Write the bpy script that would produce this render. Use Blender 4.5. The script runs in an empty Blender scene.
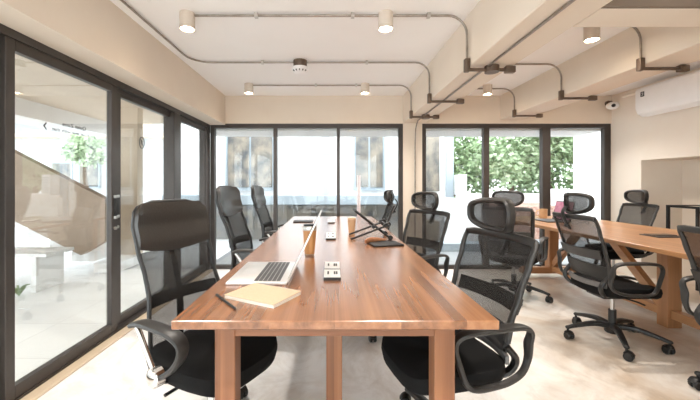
import bpy, bmesh, math, random
from mathutils import Vector, Matrix
random.seed(7)
S = bpy.context.scene
COL = S.collection
PI = math.pi
sin, cos, rad = math.sin, math.cos, math.radians

# ------------------------------------------------------------------ materials
def new_mat(name):
    m = bpy.data.materials.new(name); m.use_nodes = True
    nt = m.node_tree; nt.nodes.clear()
    out = nt.nodes.new('ShaderNodeOutputMaterial')
    return m, nt, out

def N(nt, typ, **kw):
    n = nt.nodes.new(typ)
    for k, v in kw.items():
        if k in n.inputs: n.inputs[k].default_value = v
        else: setattr(n, k, v)
    return n

def c4(c): return (c[0], c[1], c[2], 1.0)

def pbr(name, col, rough=0.5, metal=0.0, col2=None, scale=20.0, stretch=(1, 1, 1), bump=0.0, bscale=None, coat=0.0, spec=0.5, detail=4.0, lo=0.35, hi=0.65):
    m, nt, out = new_mat(name)
    p = N(nt, 'ShaderNodeBsdfPrincipled')
    p.inputs['Base Color'].default_value = c4(col)
    p.inputs['Roughness'].default_value = rough
    p.inputs['Metallic'].default_value = metal
    p.inputs['Coat Weight'].default_value = coat
    p.inputs['Specular IOR Level'].default_value = spec
    nt.links.new(p.outputs[0], out.inputs[0])
    tc = N(nt, 'ShaderNodeTexCoord')
    mp = N(nt, 'ShaderNodeMapping'); mp.inputs['Scale'].default_value = stretch
    nt.links.new(tc.outputs['Object'], mp.inputs[0])
    nz = N(nt, 'ShaderNodeTexNoise', Scale=scale, Detail=detail)
    nt.links.new(mp.outputs[0], nz.inputs['Vector'])
    if col2 is None: col2 = tuple(min(1, c * 0.9) for c in col)
    cr = N(nt, 'ShaderNodeValToRGB')
    cr.color_ramp.elements[0].position = lo; cr.color_ramp.elements[0].color = c4(col2)
    cr.color_ramp.elements[1].position = hi; cr.color_ramp.elements[1].color = c4(col)
    nt.links.new(nz.outputs['Fac'], cr.inputs[0])
    nt.links.new(cr.outputs[0], p.inputs['Base Color'])
    if bump > 0:
        b = N(nt, 'ShaderNodeBump', Strength=bump, Distance=0.01)
        if bscale:
            nz2 = N(nt, 'ShaderNodeTexNoise', Scale=bscale, Detail=3.0)
            nt.links.new(mp.outputs[0], nz2.inputs['Vector'])
            nt.links.new(nz2.outputs['Fac'], b.inputs['Height'])
        else:
            nt.links.new(nz.outputs['Fac'], b.inputs['Height'])
        nt.links.new(b.outputs[0], p.inputs['Normal'])
    return m

def wood(name, dark, mid, light, axis='Y', plank=0.16, rough=0.3, coat=0.3):
    """planks running along one object axis, each with its own tone, plus stretched grain"""
    m, nt, out = new_mat(name)
    p = N(nt, 'ShaderNodeBsdfPrincipled')
    p.inputs['Roughness'].default_value = rough
    p.inputs['Coat Weight'].default_value = coat
    p.inputs['Coat Roughness'].default_value = 0.22
    nt.links.new(p.outputs[0], out.inputs[0])
    tc = N(nt, 'ShaderNodeTexCoord')
    sx = N(nt, 'ShaderNodeSeparateXYZ'); nt.links.new(tc.outputs['Object'], sx.inputs[0])
    across = 'X' if axis in 'YZ' else 'Y'
    dv = N(nt, 'ShaderNodeMath', operation='DIVIDE'); dv.inputs[1].default_value = plank
    nt.links.new(sx.outputs[across], dv.inputs[0])
    fl = N(nt, 'ShaderNodeMath', operation='FLOOR'); nt.links.new(dv.outputs[0], fl.inputs[0])
    wn = N(nt, 'ShaderNodeTexWhiteNoise', noise_dimensions='1D'); nt.links.new(fl.outputs[0], wn.inputs['W'])
    st = {'X': (0.3, 16, 16), 'Y': (16, 0.22, 16), 'Z': (16, 16, 0.3)}[axis]
    mp = N(nt, 'ShaderNodeMapping'); mp.inputs['Scale'].default_value = st
    nt.links.new(tc.outputs['Object'], mp.inputs[0])
    ad = N(nt, 'ShaderNodeVectorMath', operation='ADD')
    nt.links.new(mp.outputs[0], ad.inputs[0])
    sc = N(nt, 'ShaderNodeVectorMath', operation='SCALE'); sc.inputs[0].default_value = (7.3, 3.1, 5.7)
    nt.links.new(wn.outputs['Value'], sc.inputs['Scale']); nt.links.new(sc.outputs[0], ad.inputs[1])
    nz = N(nt, 'ShaderNodeTexNoise', Scale=1.5, Detail=7.0, Roughness=0.6, Distortion=0.0)
    nt.links.new(ad.outputs[0], nz.inputs['Vector'])
    mx = N(nt, 'ShaderNodeMath', operation='MULTIPLY_ADD')
    mx.inputs[1].default_value = 0.24; mx.inputs[2].default_value = -0.12
    nt.links.new(wn.outputs['Value'], mx.inputs[0])
    sm = N(nt, 'ShaderNodeMath', operation='ADD')
    nt.links.new(nz.outputs['Fac'], sm.inputs[0]); nt.links.new(mx.outputs[0], sm.inputs[1])
    cr = N(nt, 'ShaderNodeValToRGB')
    e = cr.color_ramp.elements
    e[0].position = 0.22; e[0].color = c4(dark)
    e[1].position = 0.78; e[1].color = c4(light)
    k = e.new(0.5); k.color = c4(mid)
    nt.links.new(sm.outputs[0], cr.inputs[0])
    nt.links.new(cr.outputs[0], p.inputs['Base Color'])
    return m

def glass_mat(name, tint=(1, 1, 1), base=0.05):
    m, nt, out = new_mat(name)
    tr = N(nt, 'ShaderNodeBsdfTransparent'); tr.inputs[0].default_value = c4(tint)
    gl = N(nt, 'ShaderNodeBsdfGlossy'); gl.inputs['Roughness'].default_value = 0.0
    lw = N(nt, 'ShaderNodeLayerWeight'); lw.inputs[0].default_value = 0.5
    pw = N(nt, 'ShaderNodeMath', operation='POWER'); pw.inputs[1].default_value = 5.0
    ma = N(nt, 'ShaderNodeMath', operation='MULTIPLY_ADD'); ma.inputs[1].default_value = 0.9; ma.inputs[2].default_value = base
    mx = N(nt, 'ShaderNodeMixShader')
    L = nt.links.new
    L(lw.outputs['Facing'], pw.inputs[0]); L(pw.outputs[0], ma.inputs[0]); L(ma.outputs[0], mx.inputs[0])
    L(tr.outputs[0], mx.inputs[1]); L(gl.outputs[0], mx.inputs[2]); L(mx.outputs[0], out.inputs[0])
    return m

def mesh_mat(name, col, dens=0.6, freq=260.0):
    """woven net: threads opaque, holes see-through"""
    m, nt, out = new_mat(name)
    L = nt.links.new
    tr = N(nt, 'ShaderNodeBsdfTransparent')
    p = N(nt, 'ShaderNodeBsdfPrincipled'); p.inputs['Base Color'].default_value = c4(col); p.inputs['Roughness'].default_value = 0.6
    tc = N(nt, 'ShaderNodeTexCoord')
    w1 = N(nt, 'ShaderNodeTexWave', Scale=freq / 2, bands_direction='Z'); L(tc.outputs['Object'], w1.inputs['Vector'])
    w2 = N(nt, 'ShaderNodeTexWave', Scale=freq / 2, bands_direction='Y'); L(tc.outputs['Object'], w2.inputs['Vector'])
    a = N(nt, 'ShaderNodeMath', operation='MAXIMUM'); L(w1.outputs['Fac'], a.inputs[0]); L(w2.outputs['Fac'], a.inputs[1])
    b = N(nt, 'ShaderNodeMath', operation='MULTIPLY_ADD'); b.inputs[1].default_value = 0.4; b.inputs[2].default_value = dens - 0.27
    L(a.outputs[0], b.inputs[0])
    mx = N(nt, 'ShaderNodeMixShader'); L(b.outputs[0], mx.inputs[0]); L(tr.outputs[0], mx.inputs[1]); L(p.outputs[0], mx.inputs[2])
    L(mx.outputs[0], out.inputs[0])
    return m

def emit_mat(name, col, strength):
    m, nt, out = new_mat(name)
    e = N(nt, 'ShaderNodeEmission'); e.inputs[0].default_value = c4(col); e.inputs[1].default_value = strength
    nt.links.new(e.outputs[0], out.inputs[0]); return m

def floor_mat():
    m, nt, out = new_mat('polished concrete')
    L = nt.links.new
    p = N(nt, 'ShaderNodeBsdfPrincipled'); L(p.outputs[0], out.inputs[0])
    tc = N(nt, 'ShaderNodeTexCoord')
    mp = N(nt, 'ShaderNodeMapping'); mp.inputs['Scale'].default_value = (1.0, 0.75, 1); mp.inputs['Rotation'].default_value = (0, 0, 0.5)
    L(tc.outputs['Object'], mp.inputs[0])
    n1 = N(nt, 'ShaderNodeTexNoise', Scale=0.85, Detail=6.0, Roughness=0.6, Distortion=0.8); L(mp.outputs[0], n1.inputs['Vector'])
    n2 = N(nt, 'ShaderNodeTexNoise', Scale=3.2, Detail=8.0, Roughness=0.68, Distortion=1.2); L(mp.outputs[0], n2.inputs['Vector'])
    r1 = N(nt, 'ShaderNodeValToRGB')
    e = r1.color_ramp.elements
    e[0].position = 0.34; e[0].color = c4((0.60, 0.48, 0.37))
    e[1].position = 0.62; e[1].color = c4((0.87, 0.86, 0.85))
    k = e.new(0.46); k.color = c4((0.78, 0.72, 0.65))
    sx = N(nt, 'ShaderNodeSeparateXYZ'); L(tc.outputs['Object'], sx.inputs[0])
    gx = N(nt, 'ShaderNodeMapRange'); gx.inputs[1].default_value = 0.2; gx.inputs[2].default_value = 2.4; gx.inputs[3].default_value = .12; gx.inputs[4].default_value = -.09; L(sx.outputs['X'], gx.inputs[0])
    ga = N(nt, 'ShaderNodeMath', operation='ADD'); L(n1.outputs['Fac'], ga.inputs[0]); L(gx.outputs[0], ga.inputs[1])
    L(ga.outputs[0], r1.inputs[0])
    r2 = N(nt, 'ShaderNodeValToRGB')
    e = r2.color_ramp.elements
    e[0].position = 0.33; e[0].color = c4((0.72, 0.68, 0.64)); e[1].position = 0.55; e[1].color = (1, 1, 1, 1)
    L(n2.outputs['Fac'], r2.inputs[0])
    mx = N(nt, 'ShaderNodeMix', data_type='RGBA', blend_type='MULTIPLY'); mx.inputs[0].default_value = 0.75
    L(r1.outputs[0], mx.inputs[6]); L(r2.outputs[0], mx.inputs[7])
    L(mx.outputs[2], p.inputs['Base Color'])
    rr = N(nt, 'ShaderNodeMath', operation='MULTIPLY_ADD'); rr.inputs[1].default_value = 0.3; rr.inputs[2].default_value = 0.2
    L(n2.outputs['Fac'], rr.inputs[0]); L(rr.outputs[0], p.inputs['Roughness'])
    return m

def tile_mat(name, c1, c2, sx, sy):
    m, nt, out = new_mat(name); L = nt.links.new
    p = N(nt, 'ShaderNodeBsdfPrincipled', Roughness=0.5); L(p.outputs[0], out.inputs[0])
    tc = N(nt, 'ShaderNodeTexCoord')
    br = N(nt, 'ShaderNodeTexBrick', Scale=1.0, offset=0.0)
    br.inputs['Color1'].default_value = c4(c1); br.inputs['Color2'].default_value = c4(tuple(x * 0.96 for x in c1)); br.inputs['Mortar'].default_value = c4(c2)
    br.inputs['Mortar Size'].default_value = 0.006; br.inputs['Brick Width'].default_value = sx; br.inputs['Row Height'].default_value = sy
    L(tc.outputs['Object'], br.inputs['Vector']); L(br.outputs[0], p.inputs['Base Color'])
    return m

M = {}
M['wall'] = pbr('beige paint', (0.745, 0.655, 0.55), 0.75, col2=(0.725, 0.63, 0.525), scale=3, bump=0.03, bscale=60)
M['wall_light'] = pbr('cream paint', (0.82, 0.75, 0.66), 0.75, col2=(0.80, 0.72, 0.63), scale=3, bump=0.03, bscale=60)
M['ceiling'] = pbr('ceiling plaster', (0.91, 0.90, 0.89), 0.8, col2=(0.895, 0.885, 0.87), scale=2, bump=0.02, bscale=40)
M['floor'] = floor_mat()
M['frame'] = pbr('bronze aluminium', (0.062, 0.052, 0.046), 0.38, 0.3, col2=(0.053, 0.044, 0.039), scale=8)
M['frame_in'] = pbr('black gasket', (0.012, 0.011, 0.011), 0.5)
M['glass'] = glass_mat('window glass', (0.97, 0.985, 0.98), 0.04)
M['doorglass'] = glass_mat('door glass', (0.94, 0.96, 0.955), 0.11)
M['table'] = wood('walnut boards', (0.14, 0.052, 0.02), (0.29, 0.122, 0.052), (0.42, 0.20, 0.092), 'Y', 0.21, 0.26, 0.7)
M['table_x'] = wood('walnut apron', (0.13, 0.047, 0.019), (0.24, 0.093, 0.038), (0.34, 0.15, 0.068), 'X', 0.4, 0.4, 0.1)
M['table_z'] = wood('walnut post', (0.14, 0.05, 0.02), (0.25, 0.098, 0.04), (0.35, 0.155, 0.07), 'Z', 0.4, 0.4, 0.1)
M['oak'] = wood('teak boards', (0.33, 0.15, 0.065), (0.50, 0.255, 0.115), (0.62, 0.35, 0.175), 'Y', 0.18, 0.3, 0.2)
M['oak_z'] = wood('teak post', (0.30, 0.135, 0.06), (0.44, 0.215, 0.095), (0.54, 0.29, 0.14), 'Z', 0.4, 0.4, 0.1)
M['oak_x'] = wood('teak rail', (0.30, 0.135, 0.06), (0.44, 0.215, 0.095), (0.54, 0.29, 0.14), 'X', 0.4, 0.4, 0.1)
M['sill'] = wood('pale threshold wood', (0.54, 0.42, 0.29), (0.64, 0.52, 0.38), (0.72, 0.61, 0.47), 'Y', 0.4, 0.4, 0.1)
M['fabric'] = pbr('black seat fabric', (0.009, 0.0085, 0.0085), 0.9, col2=(0.006, 0.006, 0.006), scale=240, bump=0.25, spec=0.2)
M['leather'] = pbr('black leather', (0.026, 0.021, 0.018), 0.36, col2=(0.021, 0.017, 0.014), scale=120, bump=0.1, spec=0.6, coat=.25)
M['plastic'] = pbr('black plastic', (0.014, 0.013, 0.0125), 0.42, col2=(0.011, 0.0105, 0.010), scale=150, bump=0.05)
M['plastic_soft'] = pbr('dark grey plastic', (0.028, 0.025, 0.023), 0.42, col2=(0.023, 0.021, 0.019), scale=150)
M['greyband'] = pbr('grey lumbar plastic', (0.16, 0.15, 0.145), 0.5, col2=(0.14, 0.13, 0.125), scale=100)
M['net'] = mesh_mat('black net', (0.014, 0.012, 0.011), 0.55)
M['net_head'] = mesh_mat('headrest net', (0.03, 0.026, 0.024), 0.66)
M['net_dense'] = mesh_mat('dense net', (0.012, 0.011, 0.011), 0.52, 200)
M['chrome'] = pbr('chrome', (0.78, 0.76, 0.74), 0.12, 1.0, col2=(0.74, 0.72, 0.70), scale=30)
M['steel'] = pbr('brushed steel', (0.62, 0.60, 0.57), 0.3, 1.0, scale=60, stretch=(1, 1, 12))
M['pipe'] = pbr('galvanised pipe', (0.36, 0.32, 0.28), 0.35, 0.85, col2=(0.28, 0.24, 0.20), scale=25)
M['boxmetal'] = pbr('brown junction metal', (0.16, 0.11, 0.08), 0.45, 0.6, col2=(0.12, 0.085, 0.06), scale=30)
M['lamp'] = pbr('putty lamp housing', (0.66, 0.58, 0.50), 0.55, col2=(0.62, 0.54, 0.46), scale=20)
M['bulb'] = emit_mat('warm bulb', (1.0, 0.80, 0.55), 22.0)
M['silver'] = pbr('laptop aluminium', (0.72, 0.71, 0.70), 0.35, 0.7, col2=(0.69, 0.68, 0.67), scale=40)
M['key'] = pbr('dark keys', (0.06, 0.06, 0.062), 0.5)
M['screen'] = pbr('dark screen', (0.012, 0.012, 0.014), 0.12, coat=0.3)
M['paper'] = pbr('kraft cover', (0.56, 0.42, 0.285), 0.8, col2=(0.53, 0.395, 0.265), scale=90)
M['pages'] = pbr('paper pages', (0.83, 0.78, 0.70), 0.85, col2=(0.70, 0.64, 0.55), scale=30, stretch=(1, 1, 30))
M['bamboo'] = wood('bamboo sleeve', (0.42, 0.20, 0.07), (0.55, 0.28, 0.11), (0.64, 0.36, 0.16), 'Z', 0.02, 0.35, 0.2)
M['cup'] = pbr('kraft cup', (0.58, 0.36, 0.20), 0.7, col2=(0.54, 0.33, 0.18), scale=60)
M['cuplid'] = pbr('tan cup lid', (0.66, 0.44, 0.27), 0.5)
M['socket_plate'] = pbr('silver socket plate', (0.72, 0.71, 0.69), 0.4, 0.1)
M['black'] = pbr('matt black', (0.010, 0.010, 0.010), 0.5)
M['brownleather'] = pbr('tan leather', (0.40, 0.17, 0.075), 0.5, col2=(0.33, 0.13, 0.055), scale=70, bump=0.1)
M['ink'] = pbr('graphite print', (0.03, 0.03, 0.032), 0.6)
M['white'] = pbr('white plastic', (0.86, 0.85, 0.84), 0.35, col2=(0.84, 0.83, 0.82), scale=10)
M['whitewall'] = pbr('white render', (0.82, 0.81, 0.80), 0.85, col2=(0.78, 0.77, 0.76), scale=4)
M['greywall'] = pbr('pale grey render', (0.40, 0.46, 0.51), 0.8, col2=(0.37, 0.43, 0.48), scale=4)
M['darkfacade'] = pbr('grey facade', (0.22, 0.225, 0.23), 0.7, col2=(0.30, 0.27, 0.23), scale=3)
M['winpane'] = pbr('grey outside window pane', (0.10, 0.105, 0.11), 0.25, col2=(0.30, 0.26, 0.21), scale=3.0, stretch=(1.3, 1, 1.1))
M['beigeout'] = pbr('beige outside render', (0.60, 0.50, 0.39), 0.8, col2=(0.56, 0.46, 0.36), scale=3)
M['beigebox'] = pbr('beige planter paint', (0.36, 0.29, 0.22), 0.8, col2=(0.33, 0.265, 0.20), scale=3)
M['slab'] = pbr('brown rendered parapet', (0.36, 0.27, 0.20), 0.7, col2=(0.32, 0.235, 0.17), scale=3)
M['terrace'] = tile_mat('pale terrace tiles', (0.90, 0.90, 0.90), (0.74, 0.74, 0.74), 1.2, 0.6)
M['brick'] = pbr('red gravel', (0.30, 0.15, 0.11), 0.9, col2=(0.48, 0.33, 0.27), scale=26)
M['leaf'] = pbr('leaf green', (0.40, 0.52, 0.30), 0.4, col2=(0.17, 0.27, 0.12), scale=3.0)
M['leaf2'] = pbr('pale leaf green', (0.50, 0.60, 0.40), 0.4, col2=(0.24, 0.34, 0.18), scale=3.0)
M['bark'] = pbr('bark', (0.16, 0.11, 0.075), 0.9, col2=(0.10, 0.07, 0.045), scale=18)
M['pink'] = pbr('pink lit display', (0.42, 0.13, 0.22), 0.3, col2=(0.56, 0.26, 0.35), scale=16)
M['mug'] = pbr('tan ceramic', (0.64, 0.44, 0.26), 0.35)
M['pinkpost'] = pbr('pale pink painted steel', (0.72, 0.52, 0.48), 0.6)

# ------------------------------------------------------------------ mesh building
class MB:
    def __init__(self): self.v = []; self.f = []
    def add(self, vs, fs):
        o = len(self.v); self.v += [tuple(p) for p in vs]; self.f += [tuple(i + o for i in q) for q in fs]; return self
    def box(self, x0, x1, y0, y1, z0, z1, bevel=0.0, seg=2):
        bm = bmesh.new(); bmesh.ops.create_cube(bm, size=1.0)
        sx, sy, sz = x1 - x0, y1 - y0, z1 - z0
        for v in bm.verts: v.co = Vector(((v.co.x + .5) * sx + x0, (v.co.y + .5) * sy + y0, (v.co.z + .5) * sz + z0))
        if bevel > 0:
            b = min(bevel, 0.49 * min(abs(sx), abs(sy), abs(sz)))
            bmesh.ops.bevel(bm, geom=bm.edges[:], offset=b, segments=seg, affect='EDGES', profile=0.5)
        return self.bm(bm)
    def bm(self, bm, mat=None):
        bm.verts.index_update()
        vs = [(mat @ v.co) if mat else v.co.copy() for v in bm.verts]
        fs = [[v.index for v in f.verts] for f in bm.faces]
        bm.free(); return self.add(vs, fs)
    def xf(self, mat):
        self.v = [tuple(mat @ Vector(p)) for p in self.v]; return self
    def merge(self, other): return self.add(other.v, other.f)
    def rings(self, rings, closed_path=False, cap=True):
        n = len(rings[0]); vs = [p for r in rings for p in r]; fs = []
        m = len(rings); last = m if closed_path else m - 1
        for i in range(last):
            j = (i + 1) % m
            for k in range(n):
                k2 = (k + 1) % n
                fs.append((i * n + k, i * n + k2, j * n + k2, j * n + k))
        if cap and not closed_path:
            fs.append(tuple(reversed(range(n)))); fs.append(tuple(range((m - 1) * n, m * n)))
        return self.add(vs, fs)
    def tube(self, pts, rx, ry=None, seg=8, closed=False, ref=None, sq=1.0):
        pts = [Vector(p) for p in pts]; m = len(pts); rings = []
        if ry is None: ry = rx
        prev = None
        for i in range(m):
            if closed: t = pts[(i + 1) % m] - pts[i - 1]
            else: t = pts[min(i + 1, m - 1)] - pts[max(i - 1, 0)]
            if t.length < 1e-9: t = Vector((0, 0, 1))
            t.normalize()
            if ref is not None: s = Vector(ref)
            elif prev is not None: s = prev
            else: s = Vector((0, 1, 0)) if abs(t.y) < 0.9 else Vector((1, 0, 0))
            s = s - t * s.dot(t)
            if s.length < 1e-5: s = Vector((1, 0, 0)) - t * t.x
            s.normalize(); prev = s
            n = t.cross(s)
            a = rx(i / (m - 1)) if callable(rx) else rx
            b = ry(i / (m - 1)) if callable(ry) else ry
            ring = []
            for k in range(seg):
                q = 2 * PI * k / seg
                cx, cy = cos(q), sin(q)
                if sq != 1.0:
                    cx = math.copysign(abs(cx) ** sq, cx); cy = math.copysign(abs(cy) ** sq, cy)
                ring.append(pts[i] + s * (a * cx) + n * (b * cy))
            rings.append(ring)
        return self.rings(rings, closed)
    def cyl(self, p0, p1, r0, r1=None, seg=16):
        if r1 is None: r1 = r0
        p0, p1 = Vector(p0), Vector(p1)
        return self.tube([p0, p1], lambda t: r0 + (r1 - r0) * t, lambda t: r0 + (r1 - r0) * t, seg)
    def lathe(self, prof, c=(0, 0, 0), seg=24):
        rings = [[(c[0] + max(r, 1e-4) * cos(2 * PI * k / seg), c[1] + max(r, 1e-4) * sin(2 * PI * k / seg), c[2] + z) for k in range(seg)] for r, z in prof]
        return self.rings(rings)
    def bar(self, p0, p1, w, d, ref=(0, 1, 0)):
        """rectangular bar from p0 to p1, w along ref, d across"""
        p0, p1 = Vector(p0), Vector(p1); t = (p1 - p0).normalized()
        s = Vector(ref); s = (s - t * s.dot(t)).normalized(); n = t.cross(s)
        rings = [[p + s * (w / 2 * a) + n * (d / 2 * b) for a, b in ((-1, -1), (1, -1), (1, 1), (-1, 1))] for p in (p0, p1)]
        return self.rings(rings)
    def sheet(self, fn, nu, nv, th):
        P = [[Vector(fn(i / nu, j / nv)) for j in range(nv + 1)] for i in range(nu + 1)]
        vs = []
        def nrm(i, j):
            a = P[min(i + 1, nu)][j] - P[max(i - 1, 0)][j]; b = P[i][min(j + 1, nv)] - P[i][max(j - 1, 0)]
            n = a.cross(b); return n.normalized() if n.length > 1e-9 else Vector((1, 0, 0))
        for sgn in (1, -1):
            for i in range(nu + 1):
                for j in range(nv + 1): vs.append(P[i][j] + nrm(i, j) * (th / 2 * sgn))
        W = nv + 1; o = (nu + 1) * W; fs = []
        for i in range(nu):
            for j in range(nv):
                a, b, c, d = i * W + j, (i + 1) * W + j, (i + 1) * W + j + 1, i * W + j + 1
                fs.append((a, b, c, d)); fs.append((o + d, o + c, o + b, o + a))
        for i in range(nu):
            a, b = i * W, (i + 1) * W; fs.append((b, a, o + a, o + b))
            a, b = i * W + nv, (i + 1) * W + nv; fs.append((a, b, o + b, o + a))
        for j in range(nv):
            a, b = j, j + 1; fs.append((a, b, o + b, o + a))
            a, b = nu * W + j, nu * W + j + 1; fs.append((b, a, o + a, o + b))
        return self.add(vs, fs)
    def prism(self, poly, axis, a0, a1):
        """extrude a 2D polygon: axis 'Y' takes (x,z), 'X' takes (y,z), 'Z' takes (x,y)"""
        def P(p, a): return {'Y': (p[0], a, p[1]), 'X': (a, p[0], p[1]), 'Z': (p[0], p[1], a)}[axis]
        return self.rings([[P(p, a0) for p in poly], [P(p, a1) for p in poly]])
    def ball(self, c, rx, ry=None, rz=None, seg=16):
        ry = ry or rx; rz = rz or rx
        rings = []
        for i in range(1, 9):
            a = -PI / 2 + PI * i / 9
            rings.append([(c[0] + rx * cos(a) * cos(2 * PI * k / seg), c[1] + ry * cos(a) * sin(2 * PI * k / seg), c[2] + rz * sin(a)) for k in range(seg)])
        return self.rings(rings)
    def build(self, name, mat, parent=None, smooth=True, ang=38):
        me = bpy.data.meshes.new(name); me.from_pydata(self.v, [], self.f); me.update()
        bm = bmesh.new(); bm.from_mesh(me); bmesh.ops.recalc_face_normals(bm, faces=bm.faces[:]); bm.to_mesh(me); bm.free()
        if smooth:
            for p in me.polygons: p.use_smooth = True
            me.set_sharp_from_angle(angle=rad(ang))
        me.materials.append(M[mat] if isinstance(mat, str) else mat)
        o = bpy.data.objects.new(name, me); COL.objects.link(o)
        if parent: o.parent = parent
        return o

def cat(pts, n=6, closed=False):
    P = [Vector(p) for p in pts]; m = len(P); out = []
    rng = range(m) if closed else range(m - 1)
    for i in rng:
        p0 = P[(i - 1) % m] if closed or i > 0 else P[0] * 2 - P[1]
        p1 = P[i]; p2 = P[(i + 1) % m]
        p3 = P[(i + 2) % m] if closed or i + 2 < m else p2 * 2 - p1
        for k in range(n):
            t = k / n
            out.append(0.5 * ((2 * p1) + (p2 - p0) * t + (2 * p0 - 5 * p1 + 4 * p2 - p3) * t * t + (3 * p1 - p0 - 3 * p2 + p3) * t ** 3))
    if not closed: out.append(P[-1])
    return out

def lerp_tab(tab, z):
    if z <= tab[0][0]: return tab[0][1]
    for (a, b), (c, d) in zip(tab, tab[1:]):
        if z <= c:
            t = (z - a) / (c - a); t = t * t * (3 - 2 * t) * 0.5 + t * 0.5
            return b + (d - b) * t
    return tab[-1][1]

def tag(o, label, cat_, group=None, kind=None):
    o['label'] = label; o['category'] = cat_
    if group: o['group'] = group
    if kind: o['kind'] = kind
    return o
def thing(name, label, cat_, loc=(0, 0, 0), rz=0.0, group=None):
    o = bpy.data.objects.new(name, None); COL.objects.link(o); o.empty_display_size = 0.1
    o.location = loc; o.rotation_euler = (0, 0, rz)
    return tag(o, label, cat_, group)
def structure(name, mb, mat, smooth=False):
    o = mb.build(name, mat, None, smooth); o['kind'] = 'structure'; return o
def struct_root(name):
    o = bpy.data.objects.new(name, None); COL.objects.link(o); o['kind'] = 'structure'; return o
def dup(root, loc, rz, label):
    r = root.copy(); COL.objects.link(r); r.location = loc; r.rotation_euler = (0, 0, rz); r['label'] = label
    for ch in list(root.children):
        c = ch.copy(); COL.objects.link(c); c.parent = r
        for g in list(ch.children):
            d = g.copy(); COL.objects.link(d); d.parent = c
    return r

# ------------------------------------------------------------------ room shell
CZ = 2.44          # ceiling
BZ = 2.06          # underside of beams
BZ2 = 2.105        # underside of the shallower right beam
FY = 4.82          # far wall plane
LX = -1.715        # left glazing plane
RX = 3.93          # right wall
BACK = -2.6
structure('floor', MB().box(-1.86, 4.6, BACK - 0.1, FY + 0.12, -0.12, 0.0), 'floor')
structure('ceiling', MB().box(-1.95, 4.7, BACK - 0.1, FY + 0.15, CZ, CZ + 0.2), 'ceiling')
# far wall: header over the windows and the pillar between them
structure('wall_far', MB().box(-1.72, RX, FY, FY + 0.13, 2.05, CZ).box(1.0, 1.265, FY - 0.01, FY + 0.13, 0, 2.05), 'wall')
# right wall with the recess
NY0, NY1, NZ, NX = 2.3, 4.36, 1.5, 4.45
structure('wall_right', MB().box(RX, RX + 0.62, NY1, FY + 0.13, 0, CZ).box(RX, RX + 0.62, NY0, NY1, NZ, CZ)
          .box(RX, RX + 0.62, BACK, NY0, 0, CZ).box(NX, NX + 0.1, NY0, NY1, 0, NZ), 'wall_light')
# unseen rear wall, its opening added and sized to let fill daylight in
structure('wall_rear', MB().box(-1.72, -1.6, BACK - 0.1, BACK, 0, CZ).box(1.65, RX, BACK - 0.1, BACK, 0, CZ).box(-1.6, 1.65, BACK - 0.1, BACK, 2.3, CZ), 'wall_light')
# beams
def beam(x0, x1, y0, y1, bz):
    return structure('ceiling_beam', MB().box(x0, x1, y0, y1, bz, CZ + 0.02, 0.006, 1), 'wall')
structure('wall_left', MB().prism([(-1.86, 2.045), (-1.86, CZ), (-1.5, CZ), (-1.5, 2.03), (-1.712, 2.03), (-1.712, 2.045)], 'Y', BACK, FY), 'wall')
beam(1.0, 1.32, BACK, FY, BZ)
beam(2.36, 2.69, BACK, FY, BZ2)
structure('ceiling_beam', MB().box(1.32, 2.36, 1.69, 1.88, BZ, CZ + 0.02).box(2.69, RX, 1.69, 1.88, BZ, CZ + 0.02), 'wall')

M['taupe'] = pbr('dark taupe beam front', (0.22, 0.165, 0.125), 0.7, col2=(0.20, 0.15, 0.112), scale=4)
structure('dark_beam_front', MB().box(1.325, 2.355, 1.668, 1.689, BZ + .004, CZ).box(2.695, RX, 1.668, 1.689, BZ + .004, CZ), 'taupe')  # thin dark taupe sheet covering the near cross-beam's front
# left glazing --------------------------------------------------
FX0, FX1 = -1.83, LX
structure('trim_1', MB().box(FX0, FX1, BACK, FY, 1.985, 2.05).box(FX0, FX1 - .045, BACK, FY, 1.955, 1.985), 'frame')   # head track
structure('trim_2', MB().box(LX, LX + 0.075, BACK, 4.74, 0, 0.018, 0.004, 1), 'sill')                        # wooden threshold strip
structure('trim_3', MB().box(FX0, FX1, BACK, FY, 0.0, 0.03), 'frame')                                        # sill track
def leaf(name, y0, y1, gx, st0, st1, bot=0.1, top=1.925, mat='doorglass', dx=0.022):
    """a glazed panel: stiles, rails, pane"""
    r = struct_root(name)
    a, b = gx - dx, gx + dx
    MB().box(a, b, y0, y0 + st0, 0.03, 1.985, 0.003, 1).box(a, b, y1 - st1, y1, 0.03, 1.985, 0.003, 1) \
        .box(a, b, y0 + st0, y1 - st1, 0.03, bot, 0.003, 1).box(a, b, y0 + st0, y1 - st1, top, 1.985, 0.003, 1).build('frame', 'frame', r, False)
    MB().box(gx - 0.004, gx + 0.004, y0 + st0 - .005, y1 - st1 + .005, bot - .005, top + .005).build('glass_pane', mat, r, False)
    return r
d1 = leaf('door_1', 1.81, 2.755, -1.745, 0.057, 0.07)
d2 = leaf('door_2', 2.755, 3.85, -1.785, 0.11, 0.085)
w1 = leaf('window_1', 3.85, FY - 0.02, -1.765, 0.11, 0.09)
w2 = leaf('window_2', -0.4, 1.80, -1.785, 0.06, 0.05)
w5 = leaf('window_5', BACK, -0.4, -1.785, 0.06, 0.05)
structure('trim_4', MB().box(FX0, LX + .004, 3.72, 3.87, 0.03, 1.985, .004, 1).box(FX0, LX + .004, FY - 0.10, FY, 0.03, 2.03, .004, 1), 'frame')
def pull(par, y, gx):
    MB().box(gx + .018, gx + .034, y - .014, y + .014, 0.93, 1.11, .005).build('handle', 'black', par)
    for z in (0.935, 1.10): MB().box(gx + .02, gx + .038, y - .016, y + .016, z - .012, z + .012, .004).build('handle_cap', 'steel', par)
    MB().cyl((gx + .02, y, 0.85), (gx + .036, y, 0.85), .012).build('lock', 'steel', par)
pull(d1, 2.72, -1.745); pull(d2, 2.81, -1.785)
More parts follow.
